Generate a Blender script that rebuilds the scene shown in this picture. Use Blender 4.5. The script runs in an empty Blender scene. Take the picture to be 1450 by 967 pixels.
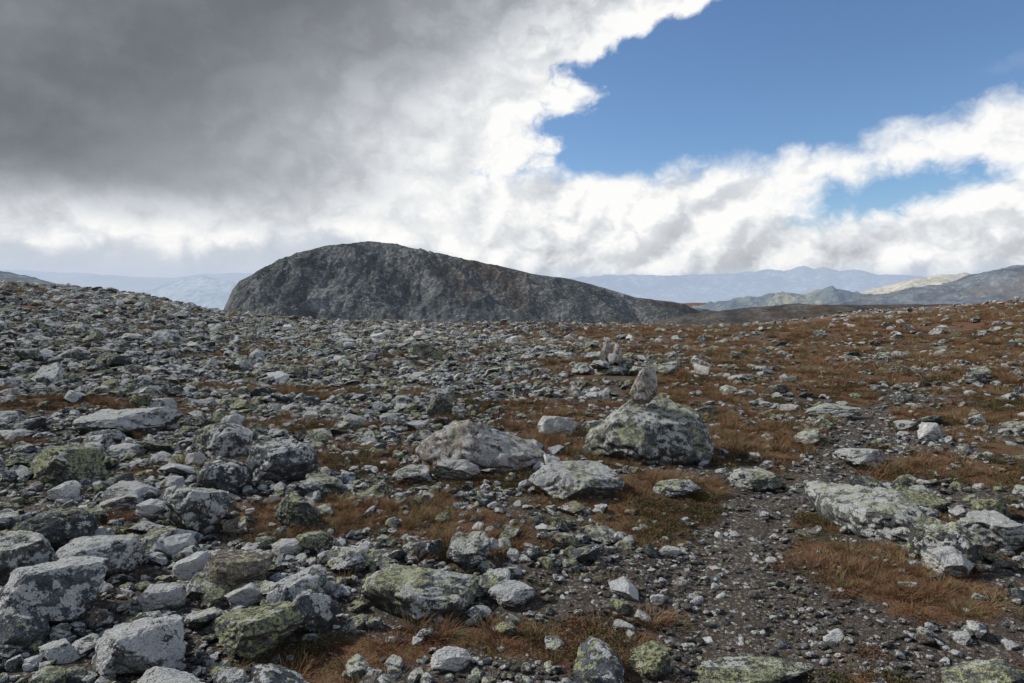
import bpy, bmesh, math, numpy as np
from mathutils import Vector
rad = math.radians
rng = np.random.default_rng(7)
scene = bpy.context.scene

# ------------------------------------------------------------------ noise
_p = np.random.default_rng(3).permutation(256); _p = np.concatenate([_p, _p, _p])
_g = np.random.default_rng(4).normal(size=(256, 3)); _g /= np.linalg.norm(_g, axis=1)[:, None]
def pn(x, y, z=0.0):
    x, y, z = np.broadcast_arrays(np.asarray(x, float), np.asarray(y, float), np.asarray(z, float))
    xi, yi, zi = np.floor(x).astype(int), np.floor(y).astype(int), np.floor(z).astype(int)
    xf, yf, zf = x-xi, y-yi, z-zi
    xi &= 255; yi &= 255; zi &= 255
    u, v, w = [t*t*t*(t*(t*6-15)+10) for t in (xf, yf, zf)]
    def gr(dx, dy, dz):
        h = _p[_p[_p[xi+dx]+yi+dy]+zi+dz]
        g = _g[h]
        return g[..., 0]*(xf-dx)+g[..., 1]*(yf-dy)+g[..., 2]*(zf-dz)
    l = lambda a, b, t: a+(b-a)*t
    return l(l(l(gr(0,0,0), gr(1,0,0), u), l(gr(0,1,0), gr(1,1,0), u), v),
             l(l(gr(0,0,1), gr(1,0,1), u), l(gr(0,1,1), gr(1,1,1), u), v), w)*1.6
def fbm(x, y, z=0.0, o=4, r=.5):
    s = 0; a = 1
    for i in range(o):
        s = s+a*pn(x*2**i+i*17.3, y*2**i+i*9.1, z*2**i+i*5.7); a *= r
    return s
def ss(a, b, x):
    t = np.clip((x-a)/(b-a), 0, 1); return t*t*(3-2*t)

# ------------------------------------------------------------------ terrain
PATH = np.array([(0.7,-3),(0.8,1.5),(1.0,2.9),(1.27,3.7),(1.5,4.5),(2.0,5.4),(2.9,6.4),(3.7,7.5),(4.9,9.4),(6.6,11.6),(8.6,14.2)])
def pathdist(x, y):
    d = np.full(np.shape(x), 1e9)
    for (ax, ay), (bx, by) in zip(PATH[:-1], PATH[1:]):
        t = np.clip(((x-ax)*(bx-ax)+(y-ay)*(by-ay))/((bx-ax)**2+(by-ay)**2), 0, 1)
        d = np.minimum(d, np.hypot(x-ax-t*(bx-ax), y-ay-t*(by-ay)))
    return d+.25*ss(8, 14, y)
AZ  = np.array([-3.2,-1.2,-.80,-.643,-.573,-.50,-.415,-.248,0,.17,.277,.37,.50,.643,.9,1.4,3.2])
SL  = np.array([0,.06,.065,.060,.055,.046,.022,.003,0,0,-.008,-.006,.006,.018,.02,.01,0])
AA  = np.array([3,3,3.2,3.2,3.2,3.2,3.2,3.2,3.2,3.0,2.4,1.8,1.3,1.0,1.0,2,3])*1e-4
def hgt(x, y):
    x = np.asarray(x, float); y = np.asarray(y, float)
    r = np.hypot(x, y); az = np.arctan2(x, y)
    s = np.interp(az, AZ, SL); a = np.interp(az, AZ, AA)
    rr = np.log1p(np.exp(np.clip((r-12)/4, -30, 30)))*4
    rr = np.where((r-12)/4 > 29, r-12, rr)
    z = s*np.minimum(rr, 400)*1.12-a*np.minimum(r, 520)**2
    z = z-ss(300, 1500, r)*60
    m = 1-ss(60, 400, r)
    z = z+.05*pn(x/1.3, y/1.3, 3)*m+.10*pn(x/3.7, y/3.7, 8)*m*ss(1, 6, r)+.35*pn(x/14, y/14, 5)*ss(8, 40, r)
    z = z+1.0*pn(x/45, y/45, 1)*ss(40, 120, r)+2.5*pn(x/130, y/130, 2)*ss(120, 400, r)
    z = z-.035*(1-ss(.15, .6, pathdist(x, y)))*m
    return z
PATCH = [(-1.9,6.7,1.2,.45),(-3.2,6.2,.45,.25),(-3.3,4.9,.5,.28),(-1.1,5.0,1.2,.45),(2.2,3.95,.5,.5),(-.8,3.0,.55,.3),(-.2,6.0,.8,.35),
         (.65,6.9,.8,.35),(-2.6,8.6,1.6,.4),(-.3,4.5,.6,.3),(3.2,4.9,.5,.4),(.1,3.3,.7,.25),(2.3,8.2,1.6,.5),(-6,9.5,1.6,.5),(-4,12,2,.7),(.3,10.5,1.4,.5)]
def leftside(x, y):      # the boulder field covers the left half of the plateau
    return 1-ss(-.35, .12, (x-.5)/np.maximum(y, 2.))
def veg(x, y):
    wx = x+.35*pn(x*1.5, y*1.5, 40)+.16*pn(x*4.5, y*4.5, 41); wy = y+.3*pn(x*1.5, y*1.5, 50)+.16*pn(x*4.5, y*4.5, 42)
    n = pn(x/2.1, y/1.4, 21)+.8*pn(x/.7, y/.5, 22)+.5*pn(x/9, y/6, 23)
    right = ss(-2, 8, x-.06*y)*ss(6, 20, y)
    near = ss(-.5, .5, x)*(1-ss(6, 12, y))
    v = ss(-.1, .4, n+.03+.36*right+.12*ss(30, 80, y)+.05*near-.34*leftside(x, y))
    for (px, py, rx, ry) in PATCH:
        v = np.maximum(v, 1-ss(.6, 1.3, np.hypot((wx-px)/rx, (wy-py)/ry)))
    return v*ss(.12, .5, pathdist(x, y)+.15*pn(x*3, y*3, 43))
def rocky(x, y):
    L = 1-ss(-1.6, 1.8, x+.5-.10*np.minimum(y, 30))
    farR = ss(.12, .34, x/np.maximum(y, 1))*ss(10, 30, y)
    n = pn(x/2.6, y/2.0, 61)+.5*pn(x/8, y/6, 62)
    R = .32+.60*L-.10*farR+.38*n+.2*ss(8, 14, y)*(1-ss(22, 40, y))+.12*leftside(x, y)
    R = np.clip(R, .08, 1.1)*(1-(.84-.20*ss(8, 20, y))*veg(x, y))
    return R*ss(.15, .5, pathdist(x, y))

def mesh_obj(name, V, F, mats=(), smooth=True, link=True):
    me = bpy.data.meshes.new(name)
    V = np.asarray(V, np.float32); F = np.asarray(F, np.int32)
    k = F.shape[1]
    me.vertices.add(len(V)); me.vertices.foreach_set('co', V.ravel())
    me.loops.add(F.size); me.loops.foreach_set('vertex_index', F.ravel())
    me.polygons.add(len(F)); me.polygons.foreach_set('loop_start', np.arange(0, F.size, k, dtype=np.int32))
    me.polygons.foreach_set('use_smooth', np.full(len(F), smooth))
    me.update(calc_edges=True); me.validate()
    for m in mats: me.materials.append(m)
    o = bpy.data.objects.new(name, me)
    if link: scene.collection.objects.link(o)
    return o
def grid_faces(nx, ny):
    i = np.arange(nx-1)[None, :]+np.arange(ny-1)[:, None]*nx
    return np.stack([i, i+1, i+1+nx, i+nx], -1).reshape(-1, 4)
def setattr_f(o, name, vals):
    a = o.data.attributes.new(name, 'FLOAT', 'POINT'); a.data.foreach_set('value', np.asarray(vals, np.float32).ravel())

# ------------------------------------------------------------------ node helper
class S:
    def __init__(s, nb, so): s.nb = nb; s.so = so
    def __add__(s, o): return s.nb.m('ADD', s, o)
    __radd__ = __add__
    def __sub__(s, o): return s.nb.m('SUBTRACT', s, o)
    def __rsub__(s, o): return s.nb.m('SUBTRACT', o, s)
    def __mul__(s, o): return s.nb.m('MULTIPLY', s, o)
    __rmul__ = __mul__
    def __truediv__(s, o): return s.nb.m('DIVIDE', s, o)
class NB:
    def __init__(s, nt): s.nt = nt; s.n = nt.nodes; s.l = nt.links
    def put(s, sock, v):
        if isinstance(v, S): s.l.new(v.so, sock)
        elif isinstance(v, (tuple, list)):
            n = len(sock.default_value); v = tuple(v)+((1,) if len(v) < n else ()); sock.default_value = v[:n]
        else: sock.default_value = v
    def m(s, op, a, b=None, clamp=False):
        n = s.n.new('ShaderNodeMath'); n.operation = op; n.use_clamp = clamp
        s.put(n.inputs[0], a)
        if b is not None: s.put(n.inputs[1], b)
        return S(s, n.outputs[0])
    def ss(s, v, a, b, lo=0., hi=1.):
        n = s.n.new('ShaderNodeMapRange'); n.interpolation_type = 'SMOOTHSTEP'
        s.put(n.inputs['Value'], v); n.inputs['From Min'].default_value = a; n.inputs['From Max'].default_value = b
        s.put(n.inputs['To Min'], lo); s.put(n.inputs['To Max'], hi)
        return S(s, n.outputs['Result'])
    def noise(s, vec, scale, detail=4, rough=.55, dist=0., col=False):
        n = s.n.new('ShaderNodeTexNoise')
        s.put(n.inputs['Vector'], vec)
        n.inputs['Scale'].default_value = scale; n.inputs['Detail'].default_value = detail
        n.inputs['Roughness'].default_value = rough; n.inputs['Distortion'].default_value = dist
        return S(s, n.outputs['Color' if col else 'Fac'])
    def vm(s, op, a, b=None):
        n = s.n.new('ShaderNodeVectorMath'); n.operation = op; s.put(n.inputs[0], a)
        if b is not None:
            if op == 'SCALE': s.put(n.inputs['Scale'], b)
            else: s.put(n.inputs[1], b)
        return S(s, n.outputs['Value' if op in ('LENGTH', 'DOT_PRODUCT') else 'Vector'])
    def mix(s, f, a, b, mode='MIX'):
        n = s.n.new('ShaderNodeMix'); n.data_type = 'RGBA'; n.blend_type = mode; n.clamp_factor = True
        s.put(n.inputs[0], f); s.put(n.inputs[6], a); s.put(n.inputs[7], b)
        return S(s, n.outputs[2])
    def ramp(s, f, pts):
        n = s.n.new('ShaderNodeValToRGB'); s.put(n.inputs[0], f); e = n.color_ramp.elements
        while len(e) < len(pts): e.new(.5)
        for el, (p, c) in zip(e, pts):
            el.position = p; el.color = tuple(c)+(1,) if len(c) == 3 else c
        return S(s, n.outputs[0])
    def sep(s, v):
        n = s.n.new('ShaderNodeSeparateXYZ'); s.put(n.inputs[0], v); return [S(s, o) for o in n.outputs]
    def comb(s, x, y, z):
        n = s.n.new('ShaderNodeCombineXYZ')
        for i, v in enumerate((x, y, z)): s.put(n.inputs[i], v)
        return S(s, n.outputs[0])
    def attr(s, name):
        n = s.n.new('ShaderNodeAttribute'); n.attribute_name = name; return S(s, n.outputs['Fac'])
    def geo(s, out='Position'):
        return S(s, s.n.new('ShaderNodeNewGeometry').outputs[out])
    def rnd(s): return S(s, s.n.new('ShaderNodeObjectInfo').outputs['Random'])
    def bump(s, h, strength, dist, nrm=None):
        n = s.n.new('ShaderNodeBump'); s.put(n.inputs['Height'], h); n.inputs['Strength'].default_value = strength
        n.inputs['Distance'].default_value = dist
        if nrm: s.put(n.inputs['Normal'], nrm)
        return S(s, n.outputs[0])
    def fcurve(s, v, x0, x1, y0, y1, pts):
        t = s.m('DIVIDE', v-x0, x1-x0, clamp=True)
        n = s.n.new('ShaderNodeFloatCurve'); s.put(n.inputs['Value'], t)
        c = n.mapping.curves[0]; P = [((a-x0)/(x1-x0), (b-y0)/(y1-y0)) for a, b in pts]
        while len(c.points) < len(P): c.points.new(.5, .5)
        for pt, q in zip(c.points, P): pt.location = q; pt.handle_type = 'VECTOR'
        n.mapping.update()
        return S(s, n.outputs[0])*(y1-y0)+y0
def newmat(name):
    m = bpy.data.materials.new(name); m.use_nodes = True
    nt = m.node_tree; nt.nodes.clear(); nb = NB(nt)
    b = nt.nodes.new('ShaderNodeBsdfPrincipled'); o = nt.nodes.new('ShaderNodeOutputMaterial')
    nt.links.new(b.outputs[0], o.inputs[0])
    b.inputs['Specular IOR Level'].default_value = .25
    return m, nb, b

# ------------------------------------------------------------------ materials
def rock_mat(name, cA, cB, green, white, dark=.75, speckle=.8):
    m, nb, b = newmat(name)
    P = nb.geo(); N = nb.sep(nb.geo('Normal'))[2]; r = nb.rnd()
    mid = nb.noise(P, 14, 3, .65); fine = nb.noise(P, 110, 2, .75); low = nb.noise(P, 3., 1)
    col = nb.mix(nb.ss(mid, .3, .7), cA, cB)
    col = nb.mix(nb.ss(fine, .55, .38)*speckle, col, nb.mix(1., col, (.30,.31,.33), 'MULTIPLY'))  # fine dark speckle in the rock's own colour
    v = r*.6+.72
    col = nb.mix(1., col, nb.comb(v, v, v), 'MULTIPLY')
    sp = nb.noise(P, 38, 3, .78)
    dk = nb.ss(sp+low*.5, .80, .88)
    col = nb.mix(dk*dark, col, (.03,.031,.032))
    wn = nb.noise(P, 11, 4, .78)+low*.30+(N-.4)*.08+(r-.5)*.18
    wf = nb.ss(wn, .72-white, .76-white)*nb.ss(fine, .34, .46, .3, 1.)
    wc = nb.mix(mid, (.42,.44,.445), (.90,.92,.91))
    col = nb.mix(wf*.92, col, wc)
    gn = nb.noise(nb.vm('ADD', P, (7.3,1.1,4.2)), 17, 4, .80)+(1-low)*.42+(N-.4)*.10-(r-.5)*.18
    gf = nb.ss(gn, .82-green, .87-green)*nb.ss(sp, .58, .42, .10, 1.)
    gc = nb.mix(fine, (.29,.32,.15), (.68,.71,.40))
    col = nb.mix(gf*.86, col, gc)
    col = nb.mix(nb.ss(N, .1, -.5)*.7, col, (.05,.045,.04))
    nb.put(b.inputs['Base Color'], col)
    b.inputs['Roughness'].default_value = .85
    nb.put(b.inputs['Normal'], nb.bump(mid*.9+fine*.5, 1., .045))
    return m
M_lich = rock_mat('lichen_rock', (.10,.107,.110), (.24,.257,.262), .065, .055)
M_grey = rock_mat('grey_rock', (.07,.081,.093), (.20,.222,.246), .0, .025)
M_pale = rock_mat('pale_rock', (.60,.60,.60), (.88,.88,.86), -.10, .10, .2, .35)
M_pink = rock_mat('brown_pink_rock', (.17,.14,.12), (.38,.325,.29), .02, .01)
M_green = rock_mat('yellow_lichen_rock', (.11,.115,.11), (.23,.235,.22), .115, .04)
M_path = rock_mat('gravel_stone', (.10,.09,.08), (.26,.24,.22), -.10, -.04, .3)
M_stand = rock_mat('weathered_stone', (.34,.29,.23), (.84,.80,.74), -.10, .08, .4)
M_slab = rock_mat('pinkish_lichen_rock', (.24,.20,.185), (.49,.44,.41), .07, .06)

def ground_mat():
    m, nb, b = newmat('moorland_ground')
    P = nb.geo(); v = nb.attr('veg')
    X, Y, Z = nb.sep(P)
    P2 = nb.comb(X, Y, Z*.3)
    n1 = nb.noise(P2, 1.1, 2); n3 = nb.noise(P2, 9, 4, .65); n4 = nb.noise(P2, 60, 2, .7); n0 = nb.noise(P2, .12, 4, .6)
    soil = nb.mix(n3, (.045,.036,.029), (.13,.105,.085))
    vo = nb.n.new('ShaderNodeTexVoronoi'); nb.put(vo.inputs['Vector'], P2); vo.inputs['Scale'].default_value = 42
    cd = S(nb, vo.outputs['Distance']); c1 = nb.sep(S(nb, vo.outputs['Color']))
    grav = nb.mix(c1[0], (.09,.082,.075), (.33,.31,.28))
    gm = nb.ss(cd, .55, .3)*nb.ss(c1[1]+n3*.6, .45, .7)
    col = nb.mix(gm, soil, grav)
    hv = nb.ramp(n3*.4+n1*.15+n4*.45, [(.34,(.03,.02,.012)), (.44,(.115,.058,.032)), (.52,(.19,.10,.052)), (.60,(.11,.115,.045)), (.70,(.30,.21,.12))])
    farh = nb.ramp(n0*.4+n1*.2+n3*.4, [(.34,(.09,.05,.033)), (.44,(.26,.125,.070)), (.53,(.16,.085,.048)), (.60,(.14,.12,.065)), (.68,(.33,.22,.13))])
    dist = nb.m('SQRT', X*X+Y*Y)
    hv = nb.mix(nb.ss(dist, 10, 45), hv, farh)
    vm = nb.ss(v+(n3-.5)*1.1, .3, .6)
    col = nb.mix(vm, col, hv)
    v3 = nb.n.new('ShaderNodeTexVoronoi'); nb.put(v3.inputs['Vector'], P2); v3.inputs['Scale'].default_value = 1.1
    c3 = nb.sep(S(nb, v3.outputs['Color']))
    st = nb.ss(S(nb, v3.outputs['Distance']), .33, .2)*nb.ss(c3[1]+n0*.5, .70, .80)*nb.ss(dist, 60, 110)
    col = nb.mix(st*.8, col, (.28,.29,.28))
    nb.put(b.inputs['Base Color'], col); b.inputs['Roughness'].default_value = .95
    nb.put(b.inputs['Normal'], nb.bump(n3*.5+n4*.55, 1., .045))
    return m
M_ground = ground_mat()

def grass_mat(name, ramp):
    m, nb, b = newmat(name)
    r = nb.rnd(); h = nb.attr('h'); P = nb.geo()
    c = nb.ramp(r*.6+nb.noise(P, 1.4, 1)*.4, ramp)
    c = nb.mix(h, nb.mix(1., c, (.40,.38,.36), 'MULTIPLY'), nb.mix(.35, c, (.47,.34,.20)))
    nb.put(b.inputs['Base Color'], c); b.inputs['Roughness'].default_value = .8
    return m
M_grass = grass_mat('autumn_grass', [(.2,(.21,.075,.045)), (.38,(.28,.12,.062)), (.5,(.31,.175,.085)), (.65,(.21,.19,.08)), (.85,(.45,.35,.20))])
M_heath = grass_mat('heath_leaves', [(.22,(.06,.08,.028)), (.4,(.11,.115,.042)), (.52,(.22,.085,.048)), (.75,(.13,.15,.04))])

def hill_mat(name, c1, c2, c3, sc, haze, hz=.0, rockc=None, bmp=.10, crag=0.):
    m, nb, b = newmat(name)
    P = nb.geo(); n = nb.noise(P, sc, 6, .68); n2 = nb.noise(P, sc*7, 5, .74); n3 = nb.noise(P, sc*.35, 3)
    col = nb.mix(nb.ss(n, .38, .62), c1, c2)
    col = nb.mix(nb.ss(n3*.8+n2*.5, .64, .76), col, c3)
    if rockc: col = nb.mix(nb.ss(n2*.8+n*.5, .68, .78)*.75, col, rockc)
    if crag:
        X, Y, Z = nb.sep(P)
        w = nb.noise(P, sc*.8, 3)*160
        SV = nb.comb((X+Z*1.3+w)*1.2, (Y-Z)*.35, Z*.5+w*.4)
        sn = nb.noise(SV, sc*.9, 6, .72)
        col = nb.mix(nb.ss(sn, .48, .37)*crag, col, (.022,.025,.028))
        fleck = nb.noise(P, sc*16, 3, .8)
        col = nb.mix(nb.ss(fleck*.7+sn*.5, .63, .70)*crag, col, (.30,.31,.31))
        col = nb.mix(nb.ss(fleck, .44, .36)*crag*.8, col, (.03,.034,.036))
        n = n+sn*1.3
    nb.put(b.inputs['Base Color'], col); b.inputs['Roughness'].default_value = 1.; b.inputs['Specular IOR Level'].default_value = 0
    nb.put(b.inputs['Emission Color'], haze); b.inputs['Emission Strength'].default_value = hz  # aerial haze painted on as emission; the hills themselves do not glow
    nb.put(b.inputs['Normal'], nb.bump(n2*.6+n, 1., bmp/sc))
    return m

# ------------------------------------------------------------------ ground
def axis(c, s, t0, t1, n): return c+s*np.sinh(np.linspace(t0, t1, n))
gx = axis(0, 6, -8.8, 8.8, 860); gy = axis(5, 6, -6.5, 8.8, 800)
GX, GY = np.meshgrid(gx, gy)
GZ = hgt(GX, GY)
ground = mesh_obj('ground', np.stack([GX, GY, GZ], -1).reshape(-1, 3), grid_faces(860, 800), [M_ground])
setattr_f(ground, 'veg', veg(GX, GY))
pts = []
for (a, b2) in zip(PATH[1:-1], PATH[2:]):
    n = max(2, int(np.hypot(*(b2-a))/.12))
    for k in range(n): pts.append(a+(b2-a)*k/n)
pts = np.array(pts)
ker = np.ones(9)/9
sm = np.stack([np.convolve(np.pad(pts[:, i], 4, 'edge'), ker, 'valid') for i in (0, 1)], -1)
tg = np.gradient(sm, axis=0); tg /= np.linalg.norm(tg, axis=1)[:, None]; nr = np.stack([tg[:, 1], -tg[:, 0]], -1)
W = 9; Vp = []
for i in range(len(sm)):
    for j in range(W):
        o = (j/(W-1)-.5)*2
        wd = (.20+.14*float(pn(sm[i, 0]*2.3, sm[i, 1]*2.3, 7.+(3 if o > 0 else 0))))*(1-.8*i/len(sm))
        q = sm[i]+nr[i]*o*wd
        Vp.append((q[0], q[1], 0))
Vp = np.array(Vp); Vp[:, 2] = hgt(Vp[:, 0], Vp[:, 1])+.010
Vp[::W, 2] -= .03; Vp[W-1::W, 2] -= .03
fp = mesh_obj('footpath', Vp, grid_faces(W, len(sm)), [M_ground])
setattr_f(fp, 'veg', np.zeros(len(Vp)))

# ------------------------------------------------------------------ rocks
ICO = {}
def ico(sub):
    if sub not in ICO:
        bm = bmesh.new(); bmesh.ops.create_icosphere(bm, subdivisions=sub, radius=1)
        V = np.array([v.co[:] for v in bm.verts]); F = np.array([[v.index for v in f.verts] for f in bm.faces]); bm.free()
        ICO[sub] = (V/np.linalg.norm(V, axis=1)[:, None], F)
    return ICO[sub]
def rockverts(seed, sub=5, np_=14, dmin=.42, dmax=.80, rough=1.):
    R = np.random.default_rng(seed); V, F = ico(sub); V = V.copy()
    V *= np.array([1, R.uniform(.7, 1), R.uniform(.7, 1)])
    o = R.uniform(0, 100, 3); q = V+o
    V = V*(1+.13*pn(q[:, 0]*1.3, q[:, 1]*1.3, q[:, 2]*1.3))[:, None]
    for i in range(np_):
        n = R.normal(size=3)
        if i == 0: n = np.array([R.normal()*.2, R.normal()*.2, 1.])
        n /= np.linalg.norm(n); d = R.uniform(dmin, dmax)
        if i == 0: d = R.uniform(.4, .65)
        e = V@n-d; k = e > 0
        V[k] -= (e[k]*.985)[:, None]*n
    L = np.linalg.norm(V, axis=1)[:, None]; N = V/L
    q = V+o
    d = .06*pn(q[:, 0]*2.7, q[:, 1]*2.7, q[:, 2]*2.7)
    if sub >= 4:
        rd = 1-np.abs(pn(q[:, 0]*3, q[:, 1]*3, q[:, 2]*3))*2
        d = d-.05*np.clip(rd, 0, 1)**4+.026*pn(q[:, 0]*8, q[:, 1]*8, q[:, 2]*8)
    if sub >= 5: d = d+.014*fbm(q[:, 0]*16, q[:, 1]*16, q[:, 2]*16, 2)
    V = V+N*(d*rough)[:, None]
    V -= (V.max(0)+V.min(0))/2; V /= (V.max(0)-V.min(0))/2
    return V, F

def rotz(V, a):
    c, s = math.cos(a), math.sin(a); return np.stack([V[:, 0]*c-V[:, 1]*s, V[:, 0]*s+V[:, 1]*c, V[:, 2]], -1)
HEROES = []
def boulder(name, x, y, w, d, h, mat, seed, rot=0., bury=.3, shape=None, sub=6, link=True, z=None, **kw):
    V, F = rockverts(seed, sub, **kw)
    if shape: V = shape(V)
    V = rotz(V*np.array([w/2, d/2, h*(1+bury)/2]), rot)
    V[:, 2] += h*(1-bury)/2 if z is None else h*(1+bury)/2
    o = mesh_obj(name, V, F, [mat], link=link)
    zz = float(hgt(x, y)) if z is None else z
    o.location = (x, y, zz)
    if z is None: HEROES.append((x, y, w*.42, d*.42))
    return o
def norm1(V):
    V = V-(V.max(0)+V.min(0))/2; return V/((V.max(0)-V.min(0))/2)
def dome(V):
    t = (V[:, 2]+1)/2; V = V.copy()
    V[:, 0] = V[:, 0]*(1.05-.55*t**1.2)-.10*t; V[:, 1] *= (1.05-.45*t)
    return norm1(V)
def wedge(V):
    V = V.copy(); f = .80-.34*V[:, 0]-.10*V[:, 0]**2
    V[:, 2] = np.where(V[:, 2] > -.4, (V[:, 2]+.4)*f-.4, V[:, 2]); V[:, 1] *= (1-.15*V[:, 0])
    return norm1(V)
def spire(V):
    V = V.copy(); t = (V[:, 2]+1)/2
    V[:, 0] = V[:, 0]*(1-.5*t**2.5)+.30*t-.1; V[:, 1] *= (1-.4*t)
    return norm1(V)
boulder('boulder', 1.50, 7.30, 1.46, 1.1, .64, M_lich, 11, 0.0, .35, dome, np_=14, dmin=.66, dmax=.88)
boulder('flat_boulder', -.27, 6.80, 1.42, .9, .46, M_slab, 112, -.08, .75, wedge, np_=12, dmin=.62, dmax=.9)
boulder('boulder', -.52, 6.12, .46, .3, .20, M_pale, 13)
boulder('boulder', .53, 5.62, .78, .5, .26, M_green, 14, .2, .5, dmin=.6)
boulder('rock_outcrop', 2.62, 4.95, .56, 1.4, .30, M_lich, 15, .10, .4, dmin=.6)
boulder('rock_outcrop', 2.80, 4.30, .42, .5, .24, M_lich, 116, .3, .5)
boulder('rock_outcrop', 2.66, 4.08, .24, .28, .16, M_pale, 16, .3, .35)
boulder('boulder', 3.25, 4.6, .5, .45, .22, M_green, 17)
H = [(-.50,3.66,.66,.45,.20,M_green,18,.1),(-1.6,3.85,.42,.34,.2,M_pink,19,.3),(-1.22,3.22,.42,.34,.2,M_lich,20,.4),(-2.35,3.4,.50,.45,.26,M_grey,21,0),
 (-2.05,6.0,.62,.5,.34,M_grey,22,.5),(-2.25,4.8,.42,.4,.32,M_lich,23,.3),(-3.0,7.1,.58,.5,.36,M_lich,24,1),(-2.42,5.65,.44,.4,.26,M_grey,25,.2),
 (-2.45,3.95,.46,.4,.22,M_lich,26,.7),(-2.15,4.3,.2,.13,.13,M_pale,27,.6),(-1.87,3.95,.27,.17,.15,M_pale,28,.8),(-1.88,3.56,.24,.16,.12,M_pale,29,.5),
 (-1.03,3.38,.27,.2,.2,M_grey,30,.9),(-.28,3.05,.2,.14,.09,M_pale,31,.1),(.64,3.02,.2,.17,.12,M_green,32,.2),(1.03,4.34,.16,.1,.06,M_pale,33,0),
 (4.86,7.85,.27,.2,.2,M_pale,34,0),(2.23,6.2,.48,.35,.15,M_green,35,.1),(1.39,5.62,.4,.26,.12,M_lich,36,0),(.55,8.3,.48,.35,.24,M_pale,37,0),
 (-1.03,9.6,.38,.3,.36,M_lich,38,0),(-3.4,8.2,.3,.24,.2,M_pale,39,.4),(-4.6,8.1,1.1,.7,.3,M_lich,40,0),(-.27,4.2,.3,.25,.17,M_lich,41,.6),
 (-1.0,4.05,.27,.22,.13,M_green,42,0),(1.10,3.02,.55,.25,.06,M_lich,43,.05),(4.5,9.6,.8,.5,.17,M_green,44,0),(-3.0,4.4,.5,.42,.27,M_grey,45,.2),
 (-3.9,5.9,.7,.5,.3,M_lich,46,.1),(-2.9,3.9,.45,.36,.26,M_lich,47,.1),(3.6,6.9,.5,.35,.18,M_lich,48,.1),(3.3,5.5,.55,.4,.14,M_green,49,.4),
 (-1.55,4.85,.35,.28,.2,M_grey,50,0),(-.9,6.1,.4,.3,.14,M_lich,51,.4),(-1.7,3.0,.4,.3,.20,M_lich,52,.4),(.0,3.7,.25,.2,.1,M_lich,53,.4),(.35,4.4,.2,.15,.1,M_pink,54,.4),
 (-3.1,6.6,.2,.15,.14,M_pale,55,.4),(-3.6,5.4,.24,.16,.14,M_pale,56,.9),(-3.2,4.65,.2,.14,.12,M_pale,57,.2),(-2.7,5.0,.22,.16,.12,M_pale,58,.2),(-2.0,8.6,.3,.2,.18,M_pale,59,.2),(-1.45,4.3,.2,.14,.1,M_pale,61,.2)]
for (x, y, w, d, h, mt, sd, ro) in H:
    boulder('boulder', x, y, w, d, h, mt, sd, ro, dmin=.5+.15*(sd % 2))
zb = float(hgt(1.5, 7.3))
boulder('standing_stone', 1.40, 7.22, .29, .2, .37, M_stand, 60, .1, .12, spire, z=zb+.55, dmin=.65, dmax=.9)
cairn = bpy.data.objects.new('cairn', None); scene.collection.objects.link(cairn)
cx, cy = 2.15, 14.6; cz = float(hgt(cx, cy)); cairn.location = (cx, cy, cz); cairn.scale = (1.1, 1.1, 1.0)
def cst(nm, dx, dy, dz, w, d, h, mt, sd, ro=0, shp=None):
    o = boulder(nm, 0, 0, w, d, h, mt, sd, ro, .15, shp, sub=5, z=0); o.parent = cairn; o.location = (dx, dy, dz)
for k, (dx, dy, dz, w, d, h) in enumerate([(0,0,-.1,1.1,.8,.28),(-.25,-.15,.08,.45,.4,.2),(.22,.05,.08,.5,.4,.22),(0,.1,.18,.5,.4,.14),(.45,-.3,-.06,.5,.4,.24),(-.6,.1,-.06,.5,.4,.26),(.9,-.1,-.06,.6,.4,.26),(1.2,.3,-.05,.5,.4,.26)]):
    cst('base_stone_%d' % (k+1), dx, dy, dz, w, d, h, M_lich if k % 2 else M_green, 70+k, k)
cst('upright_stone_1', -.13, -.05, .24, .20, .16, .44, M_stand, 80, .2, spire)
cst('upright_stone_2', .10, -.02, .24, .18, .15, .38, M_stand, 81, .5, spire)
cst('top_stone', .0, -.2, .24, .22, .16, .2, M_pale, 82, .5)
HEROES.append((cx, cy-.4, .8, 1.0))

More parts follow.
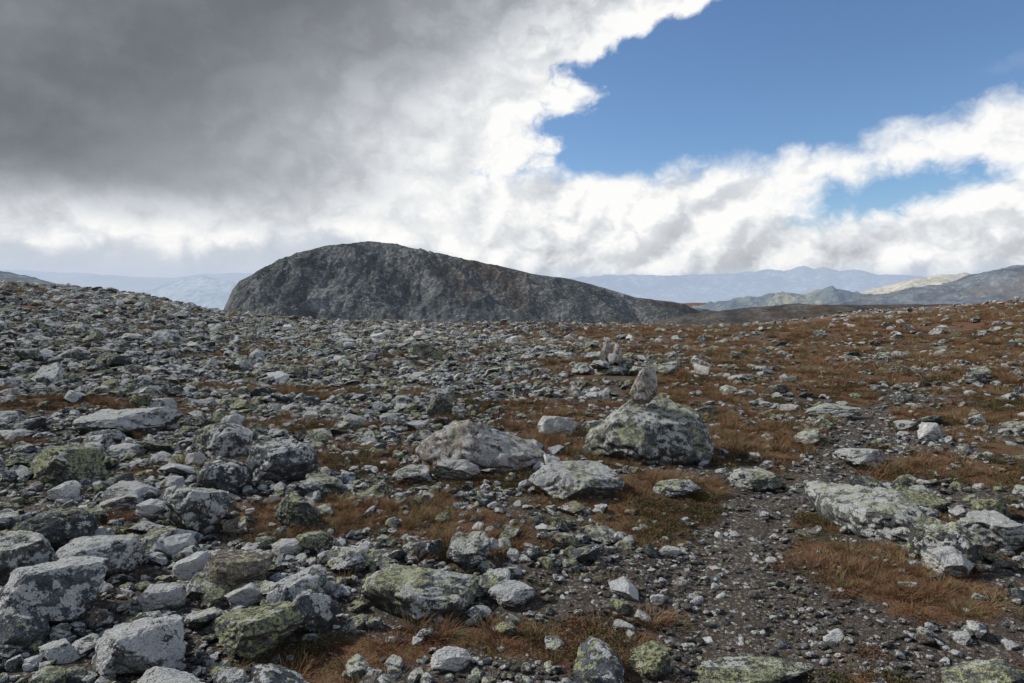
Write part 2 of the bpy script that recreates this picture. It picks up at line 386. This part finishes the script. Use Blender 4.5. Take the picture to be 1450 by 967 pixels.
def coll(name, objs):
    c = bpy.data.collections.new(name)
    for o in objs: c.objects.link(o)
    return c
def instancer(name, P, rot, scl, idx, col):
    me = bpy.data.meshes.new(name); me.vertices.add(len(P)); me.vertices.foreach_set('co', np.asarray(P, np.float32).ravel())
    for nm, ty, v, key in (('rot','FLOAT_VECTOR',rot,'vector'), ('scl','FLOAT_VECTOR',scl,'vector'), ('idx','INT',idx,'value')):
        a = me.attributes.new(nm, ty, 'POINT'); a.data.foreach_set(key, np.asarray(v, np.int32 if ty == 'INT' else np.float32).ravel())
    o = bpy.data.objects.new(name, me); scene.collection.objects.link(o)
    ng = bpy.data.node_groups.new(name+'_scatter', 'GeometryNodeTree')
    ng.interface.new_socket('Geometry', in_out='INPUT', socket_type='NodeSocketGeometry')
    ng.interface.new_socket('Geometry', in_out='OUTPUT', socket_type='NodeSocketGeometry')
    N = ng.nodes; L = ng.links
    i = N.new('NodeGroupInput'); ou = N.new('NodeGroupOutput'); ip = N.new('GeometryNodeInstanceOnPoints')
    ci = N.new('GeometryNodeCollectionInfo'); ci.inputs['Collection'].default_value = col
    ci.inputs['Separate Children'].default_value = True; ci.inputs['Reset Children'].default_value = True
    def at(nm, ty):
        a = N.new('GeometryNodeInputNamedAttribute'); a.data_type = ty; a.inputs['Name'].default_value = nm; return a.outputs['Attribute']
    er = N.new('FunctionNodeEulerToRotation')
    L.new(i.outputs[0], ip.inputs['Points']); L.new(ci.outputs[0], ip.inputs['Instance'])
    ip.inputs['Pick Instance'].default_value = True
    L.new(at('idx', 'INT'), ip.inputs['Instance Index'])
    L.new(at('rot', 'FLOAT_VECTOR'), er.inputs[0]); L.new(er.outputs[0], ip.inputs['Rotation'])
    L.new(at('scl', 'FLOAT_VECTOR'), ip.inputs['Scale']); L.new(ip.outputs[0], ou.inputs[0])
    md = o.modifiers.new('scatter', 'NODES'); md.node_group = ng
    return o
def protos(pref, mats, sub, seed0, **kw):
    out = []
    for i, m in enumerate(mats):
        V, F = rockverts(seed0+i, sub, **kw)
        out.append(mesh_obj('%s_%02d' % (pref, i), V*.5, F, [m], link=False))
    return out
MA = [M_lich]*9+[M_grey]*6+[M_green]*3+[M_pink]*3+[M_pale]*2
PA = np.array([1.2]*9+[1.3]*6+[1.0]*3+[.7]*3+[.8]*2); PA /= PA.sum()
C_big = coll('rock_shapes', protos('rock', MA, 5, 200))
C_small = coll('stone_shapes', protos('stone', MA, 4, 300, dmin=.48, dmax=.88))
MG = [M_path]*6+[M_grey]*2+[M_pink]*1+[M_lich]
C_grav = coll('gravel_shapes', protos('pebble', MG, 3, 400, dmin=.55, dmax=.95))
def wedge_pts(n, r0, r1, az=54):
    r = np.sqrt(rng.uniform(r0*r0, r1*r1, n)); a = np.radians(rng.uniform(-az, az, n))
    return r*np.sin(a), r*np.cos(a)
def clear(x, y, s=1.):
    k = np.ones(len(x), bool)
    for hx, hy, ha, hb in HEROES: k &= np.hypot((x-hx)/ha, (y-hy)/hb) > s
    return k
def area(r0, r1, az=54): return math.pi*(r1*r1-r0*r0)*2*az/360
def rockset(per_m2, r0, r1, s0, s1, pw, densf, bury):
    n = int(area(r0, r1)*per_m2); x, y = wedge_pts(n, r0, r1)
    k = (rng.uniform(size=n) < densf(x, y)) & clear(x, y, 1.1); x, y = x[k], y[k]; n = len(x)
    u = rng.uniform(size=n); s = s0*(s1/s0)**(u**pw)
    z = hgt(x, y)+s*rng.uniform(bury[0], bury[1], n)
    scl = np.stack([s*rng.uniform(.8, 1.3, n), s*rng.uniform(.7, 1.1, n), s*rng.uniform(.40, .8, n)], -1)
    rot = np.stack([rng.normal(0, .25, n), rng.normal(0, .25, n), rng.uniform(0, 6.28, n)], -1)
    return np.stack([x, y, z], -1), rot, scl
def build(name, sets, col, probs):
    P = np.concatenate([s[0] for s in sets]); R = np.concatenate([s[1] for s in sets]); Sc = np.concatenate([s[2] for s in sets])
    instancer(name, P, R, Sc, rng.choice(len(probs), len(P), p=probs), col)
pw = lambda x, y: np.clip(rocky(x, y), 0, 1)**1.1
build('scattered_rocks', [
    rockset(20, 1.6, 14, .10, .37, 2.0, pw, (0, .18)),
    rockset(5.6, 14, 60, .17, .56, 2.0, pw, (0, .2)),
    rockset(1.3, 60, 150, .35, .9, 1.8, lambda x, y: rocky(x, y), (0, .25)),
    rockset(.03, 12, 90, .6, .95, 1.5, pw, (.0, .2)),
    rockset(.12, 150, 320, .5, 1.4, 1.8, lambda x, y: rocky(x, y), (0, .25))], C_big, PA)
build('small_stones', [
    rockset(150, 1.8, 11, .04, .13, 1.5, lambda x, y: np.clip(rocky(x, y)*1.1+.05, 0, 1), (-.05, .25)),
    rockset(28, 11, 30, .09, .22, 1.5, pw, (0, .3))], C_small, PA)
gd = lambda x, y: np.clip(.9-.85*veg(x, y), 0, 1)*np.clip(.35+.5*(1-ss(.3, .9, pathdist(x, y)))+.6*pn(x*1.3, y*1.3, 90)+.1*rocky(x, y), .12, 1)
PG = np.array([1.]*6+[1.3]*2+[.7]+[1.]); PG /= PG.sum()
build('gravel', [
    rockset(1000, 2.4, 5.0, .014, .06, 1.5, gd, (-.1, .3)),
    rockset(300, 5.0, 10, .024, .08, 1.5, gd, (-.1, .3)),
    rockset(60, 10, 18, .045, .11, 1.6, gd, (-.1, .3))], C_grav, PG)

# ------------------------------------------------------------------ grass and heath
def tuft(name, seed, nb_, hgt_, spread, lean, mat, width=.0022):
    R = np.random.default_rng(seed); V = []; F = []; Hh = []
    for i in range(nb_):
        a = R.uniform(0, 6.28); r = spread*math.sqrt(R.uniform()); bx, by = r*math.cos(a), r*math.sin(a)
        la = a+R.normal()*.8; ln = lean*R.uniform(.3, 1.4); h = hgt_*R.uniform(.5, 1.1)
        wa = R.uniform(0, 6.28); wx, wy = math.cos(wa)*width, math.sin(wa)*width
        b0 = len(V)
        for k, t in enumerate((0, .35, .7, 1.)):
            ox = bx+math.cos(la)*ln*h*t**1.8; oy = by+math.sin(la)*ln*h*t**1.8; oz = h*(t-.25*ln*t*t)-.01
            w = 1-.85*t
            V += [(ox-wx*w, oy-wy*w, oz), (ox+wx*w, oy+wy*w, oz)]; Hh += [t, t]
            if k: F.append((b0+2*k-2, b0+2*k-1, b0+2*k+1, b0+2*k))
    o = mesh_obj(name, V, F, [mat], link=False, smooth=False); setattr_f(o, 'h', Hh); return o
def heath(name, seed, n, rad_, hh, mat, leaf=.006):
    R = np.random.default_rng(seed); V = []; F = []; Hh = []
    for i in range(n):
        a = R.uniform(0, 6.28); r = rad_*math.sqrt(R.uniform()); z = hh*R.uniform(.1, 1)*(1-(r/rad_)**2*.8)
        c = np.array([r*math.cos(a), r*math.sin(a), z]); d1 = R.normal(size=3); d1 /= np.linalg.norm(d1); d2 = np.cross(d1, R.normal(size=3)); d2 /= np.linalg.norm(d2)
        b0 = len(V); l = leaf*R.uniform(.6, 1.5)
        V += [c-d1*l, c+d2*l*.4, c+d1*l, c-d2*l*.4]; Hh += [z/hh*.7]*4; F.append((b0, b0+1, b0+2, b0+3))
    o = mesh_obj(name, V, F, [mat], link=False, smooth=False); setattr_f(o, 'h', Hh); return o
G = [tuft('tuft_%02d' % i, 500+i, 90, [.07,.09,.06,.11,.08,.05][i], [.06,.07,.09,.05,.08,.1][i], [.7,1.,1.3,.6,.9,1.4][i], M_grass) for i in range(6)]
G += [heath('tuft_%02d' % (6+i), 520+i, 420, [.08,.1,.12][i], [.035,.05,.04][i], M_heath) for i in range(3)]
C_grass = coll('tuft_shapes', G)
def tufts(per, r0, r1, s0, s1, heathp):
    n = int(area(r0, r1)*per); x, y = wedge_pts(n, r0, r1)
    v = veg(x, y); k = (rng.uniform(size=n) < v**1.2*ss(-.55, .25, pn(x*2.1, y*2.1, 33)+.2)+.03) & clear(x, y, .9) & (pathdist(x, y) > .25)
    x, y = x[k], y[k]; n = len(x); s = rng.uniform(s0, s1, n)
    hp = ss(-.2, .35, pn(x*.9, y*.9, 44)+.3*pn(x*3, y*3, 45)+heathp)
    idx = np.where(rng.uniform(size=n) < hp, rng.integers(6, 9, n), rng.integers(0, 6, n))
    return (np.stack([x, y, hgt(x, y)-.005], -1), np.stack([rng.normal(0, .12, n), rng.normal(0, .12, n), rng.uniform(0, 6.28, n)], -1), np.stack([s, s, s*rng.uniform(.7, 1.15, n)], -1), idx)
T = [tufts(180, 2.2, 7, .6, 1.2, .0), tufts(70, 7, 14, .8, 1.7, -.08), tufts(18, 14, 32, 1.3, 2.7, -.2), tufts(2.8, 32, 80, 2.4, 4.5, -.35)]
instancer('heath_grass', *[np.concatenate([t[i] for t in T]) for i in range(3)], np.concatenate([t[3] for t in T]), C_grass)

# ------------------------------------------------------------------ hills
HOR = 415.9
def hills(name, D, prof, front, back, base, amp, nscale, mat, nx=500, ny=110, skew=0., gul=0.):
    prof = np.array(prof, float)
    X0, X1 = (prof[0, 0]-725)/967*D, (prof[-1, 0]-725)/967*D
    xs = np.linspace(X0, X1, nx); tt = np.linspace(0, 1, ny)
    ys = np.unique(np.concatenate([D-front+front*tt, D+back*np.linspace(0, 1, ny//3)]))
    X, Y = np.meshgrid(xs, ys)
    dY = Y-D
    px = 725+967*(X-skew*dY)/(D+np.minimum(dY, 0)*.9)
    Hc = 1.7+(HOR-np.interp(px, prof[:, 0], prof[:, 1]))/967*D
    t = np.where(dY < 0, -dY/front, dY/back)
    f = 1-ss(0, 1, t)*.55-.45*t**1.2
    Z = base+(Hc-base)*f
    s = nscale
    rid = 1-np.abs(fbm(X/s, Y/s*.7, 3., 5, .55))
    if gul:
        calm = 1-.45*ss(-150, 150, X)
        Z = Z+amp*(rid-.75)*ss(0, .25, t+.06)*1.2*calm
        rough = ss(-.3, .5, pn(X/110, Y/150, 6.))
        Z = Z+amp*.24*fbm(X/34+dY/60, Y/48, 9., 4, .65)*calm*(.45+rough)*ss(0, .12, t+.03)
        wx = X+40*pn(X/160, Y/160, 12.)
        u = (wx+.75*dY)/230; Z = Z-gul*np.clip(np.abs(fbm(u, Y/700, 4., 3, .45))*1.4, 0, 1)*ss(.03, .45, t)*ss(1, .7, t)
    else:
        Z = Z+amp*(rid-.75)*ss(0, .25, t+.06)*1.2+amp*.25*fbm(X/s*3, Y/s*3, 9., 4, .6)
    return mesh_obj(name, np.stack([X, Y, Z], -1).reshape(-1, 3), grid_faces(len(xs), len(ys)), [mat])
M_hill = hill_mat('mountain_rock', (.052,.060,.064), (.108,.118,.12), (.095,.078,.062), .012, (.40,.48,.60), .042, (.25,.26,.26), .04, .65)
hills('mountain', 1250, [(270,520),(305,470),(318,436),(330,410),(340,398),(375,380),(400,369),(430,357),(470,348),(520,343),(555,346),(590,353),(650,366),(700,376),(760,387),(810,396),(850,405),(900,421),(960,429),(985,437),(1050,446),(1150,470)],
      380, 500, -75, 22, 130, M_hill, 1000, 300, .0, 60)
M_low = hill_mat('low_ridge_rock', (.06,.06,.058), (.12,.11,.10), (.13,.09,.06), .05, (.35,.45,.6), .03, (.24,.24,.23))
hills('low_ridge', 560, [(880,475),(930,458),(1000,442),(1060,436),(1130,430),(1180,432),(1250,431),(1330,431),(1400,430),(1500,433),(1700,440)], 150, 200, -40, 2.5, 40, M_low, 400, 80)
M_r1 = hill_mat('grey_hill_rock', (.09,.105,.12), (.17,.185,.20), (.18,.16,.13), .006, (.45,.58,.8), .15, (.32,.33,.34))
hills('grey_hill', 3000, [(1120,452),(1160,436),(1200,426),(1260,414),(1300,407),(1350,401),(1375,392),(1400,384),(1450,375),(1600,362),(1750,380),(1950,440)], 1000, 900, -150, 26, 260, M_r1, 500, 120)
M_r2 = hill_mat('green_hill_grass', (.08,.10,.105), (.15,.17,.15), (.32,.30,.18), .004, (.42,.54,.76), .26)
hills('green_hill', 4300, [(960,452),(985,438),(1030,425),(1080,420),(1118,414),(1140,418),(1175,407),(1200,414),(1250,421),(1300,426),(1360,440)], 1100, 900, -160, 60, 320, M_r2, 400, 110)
M_r3 = hill_mat('sunlit_hill_grass', (.38,.36,.27), (.62,.55,.42), (.45,.42,.34), .003, (.5,.6,.75), .28)  # sunlight painted into the tan base colours, with haze emission on top
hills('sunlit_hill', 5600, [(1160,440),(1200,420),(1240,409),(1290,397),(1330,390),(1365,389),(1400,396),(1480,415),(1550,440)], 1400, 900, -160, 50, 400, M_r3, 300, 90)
M_f = hill_mat('hazed_range_rock', (.02,.024,.03), (.04,.045,.053), (.055,.06,.068), .0012, (.40,.48,.61), .96, (.12,.13,.14), .04)  # dark rock; the pale blue is painted haze, also on the left far hills
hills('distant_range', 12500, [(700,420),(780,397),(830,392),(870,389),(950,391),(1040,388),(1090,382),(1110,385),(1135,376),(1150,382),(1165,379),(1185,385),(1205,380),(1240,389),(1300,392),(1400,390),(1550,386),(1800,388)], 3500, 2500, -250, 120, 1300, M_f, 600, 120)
M_l = hill_mat('hazed_hills_rock', (.03,.035,.045), (.055,.06,.075), (.07,.08,.09), .0014, (.47,.55,.67), .92, None, .04)
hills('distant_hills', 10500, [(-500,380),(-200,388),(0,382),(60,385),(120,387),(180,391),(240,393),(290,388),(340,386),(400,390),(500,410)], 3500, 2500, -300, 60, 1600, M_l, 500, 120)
M_l2 = hill_mat('hazed_valley_rock', (.12,.15,.16), (.20,.23,.23), (.26,.28,.28), .003, (.49,.59,.76), .62, None, .04)
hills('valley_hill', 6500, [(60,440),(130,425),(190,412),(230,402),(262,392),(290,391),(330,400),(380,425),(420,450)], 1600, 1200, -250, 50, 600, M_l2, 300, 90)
hills('left_hill', 2600, [(-600,360),(-300,350),(-100,368),(0,384),(30,391),(60,397),(95,405),(150,425),(200,450)], 900, 900, -150, 24, 230, M_r1, 300, 90)

# ------------------------------------------------------------------ world: sky with clouds
world = bpy.data.worlds.new('World'); scene.world = world; world.use_nodes = True
world.cycles.sampling_method = 'MANUAL'; world.cycles.sample_map_resolution = 512
nt = world.node_tree; nt.nodes.clear(); nb = NB(nt)
SUN_AZ, SUN_EL = rad(-72), rad(38)
sky = nt.nodes.new('ShaderNodeTexSky'); sky.sky_type = 'NISHITA'; sky.sun_disc = False
sky.sun_elevation = SUN_EL; sky.sun_rotation = SUN_AZ; sky.altitude = 900; sky.air_density = 1.; sky.dust_density = .6
D = S(nb, nt.nodes.new('ShaderNodeTexCoord').outputs['Generated'])
x, y, z = nb.sep(D)
az = nb.m('ARCTAN2', x, y); el = nb.m('ARCSINE', z)
Q = nb.comb(x, y, z*1.25)
wv = nb.n.new('ShaderNodeTexNoise'); nb.put(wv.inputs['Vector'], Q); wv.inputs['Scale'].default_value = 22; wv.inputs['Detail'].default_value = 2
warp = nb.vm('SCALE', nb.vm('SUBTRACT', S(nb, wv.outputs['Color']), (.5,.5,.5)), .030)
QW = nb.vm('ADD', Q, warp)
def bil(v):
    def f(sc, det):
        n = nb.noise(v, sc, det, .6)-.5
        return nb.m('SQRT', n*n+.0006)*2.
    return f(8.5, 0)*.9+f(19., 0)*.55+f(43., 2.)*.36
B1 = bil(QW)
B2 = bil(nb.vm('ADD', QW, (-.016,0,.022)))
e1 = nb.noise(QW, 4.5, 8, .64)-.5
e = e1*1.2+(B1-.40)*.45
edge = nb.fcurve(el, 0., .7, -1., 1.5, [(0,-.04),(.12,-.04),(.15,-.04),(.17,-.01),(.185,.02),(.235,.02),(.26,.05),(.277,.085),(.30,.08),(.316,.072),(.34,.15),(.391,.30),(.45,.42),(.7,.9)])
d1 = edge-az+e*.27+.015
top = nb.fcurve(az, -.2, 1.2, 0., .5, [(-.2,.2),(.02,.180),(.10,.172),(.179,.174),(.248,.180),(.305,.163),(.351,.174),(.44,.192),(.536,.210),(.623,.236),(.7,.25),(1.2,.45)])
d2 = top-el+e*.085
ga = (az-.50)/.12; gb = (el-.130-(az-.5)*.10)/(.025+(az-.50)*-.08)
g = 1-nb.m('SQRT', ga*ga+gb*gb)
d2 = nb.m('MINIMUM', d2, g*-.038+e*.12+.005)
wx_ = az-.67; wy_ = el-.268-(az-.67)*.22
wisp = .020-nb.m('SQRT', wx_*wx_*.05+wy_*wy_)+e*.05
d = nb.m('MAXIMUM', nb.m('MINIMUM', d1, .2), d2*1.6)
mask = nb.ss(d, -.016, .040)
mask = nb.m('MAXIMUM', mask, nb.ss(wisp, 0., .04)*.35)
lowr = nb.ss(az, -.15, .1)
s1 = nb.m('MINIMUM', nb.m('MAXIMUM', (B1-B2)*1.5, -.4), .35)
soft = nb.noise(nb.vm('ADD', Q, (5.,2.,1.)), 7, 6, .60)-.5
lum = .88+s1*(.18+lowr*.26)+soft*.80+(B1-.4)*.20
lum = lum+nb.ss(d, .10, .0)*.10+lowr*nb.ss(el, .03, .17, -.10, .09)
line = el*.95-.47
dn = nb.noise(nb.comb(x, y, z*2.), 2.6, 4, .56)-.5
dark = nb.ss(line-az+dn*.45+soft*.16, -.24, .24)*nb.ss(el+dn*.06+e1*.05, .078, .155)
veil = nb.ss(el, .18, .40)*nb.ss(d1, .04, .30)*.36
lum = nb.m('MAXIMUM', nb.m('MINIMUM', lum-veil, 1.), .47)
dl = nb.m('MAXIMUM', nb.ss(el, .05, .45, .28, .17)+dn*.36+s1*.03+soft*.20, .11)
lum = lum*(1-dark)+dl*dark
ccol = nb.ramp(lum, [(0., (.09,.10,.115)), (.17, (.17,.185,.205)), (.5, (.45,.475,.515)), (.8, (.76,.785,.81)), (1., (.99,.985,.97))])
hz = nb.ss(el+e*.07+nb.ss(az, -.25, .1)*.040, .080, .050)
hz2 = nb.ss(el+nb.ss(az, -.25, .1)*.01+e1*.02, .055, .02)
ccol = nb.mix(hz*.78, ccol, (.52,.58,.67)); ccol = nb.mix(hz2*.6, ccol, (.53,.61,.74))
bg1 = nt.nodes.new('ShaderNodeBackground'); bg2 = nt.nodes.new('ShaderNodeBackground')
skyc = nb.mix(1., S(nb, sky.outputs[0]), (.80,.97,1.15), 'MULTIPLY')
nb.put(bg1.inputs[0], skyc); bg1.inputs[1].default_value = .11
nb.put(bg2.inputs[0], ccol); bg2.inputs[1].default_value = 1.
mx = nt.nodes.new('ShaderNodeMixShader'); nb.put(mx.inputs[0], mask)
nt.links.new(bg1.outputs[0], mx.inputs[1]); nt.links.new(bg2.outputs[0], mx.inputs[2])
wo = nt.nodes.new('ShaderNodeOutputWorld'); nt.links.new(mx.outputs[0], wo.inputs[0])

sl = bpy.data.lights.new('sun', 'SUN'); sl.energy = 3.2; sl.angle = rad(3); sl.color = (1,.95,.88)
so = bpy.data.objects.new('sun', sl); scene.collection.objects.link(so)
dv = Vector((math.sin(SUN_AZ)*math.cos(SUN_EL), math.cos(SUN_AZ)*math.cos(SUN_EL), math.sin(SUN_EL)))
so.rotation_euler = dv.to_track_quat('Z', 'Y').to_euler()

cam = bpy.data.cameras.new('camera'); cam.lens = 24; cam.sensor_width = 36; cam.clip_end = 60000; cam.clip_start = .05
co = bpy.data.objects.new('camera', cam); scene.collection.objects.link(co)
co.location = (0, 0, 1.7); co.rotation_euler = (rad(90-4.0), 0, 0); scene.camera = co
scene.view_settings.view_transform = 'Standard'; scene.view_settings.look = 'None'; scene.view_settings.exposure = 0
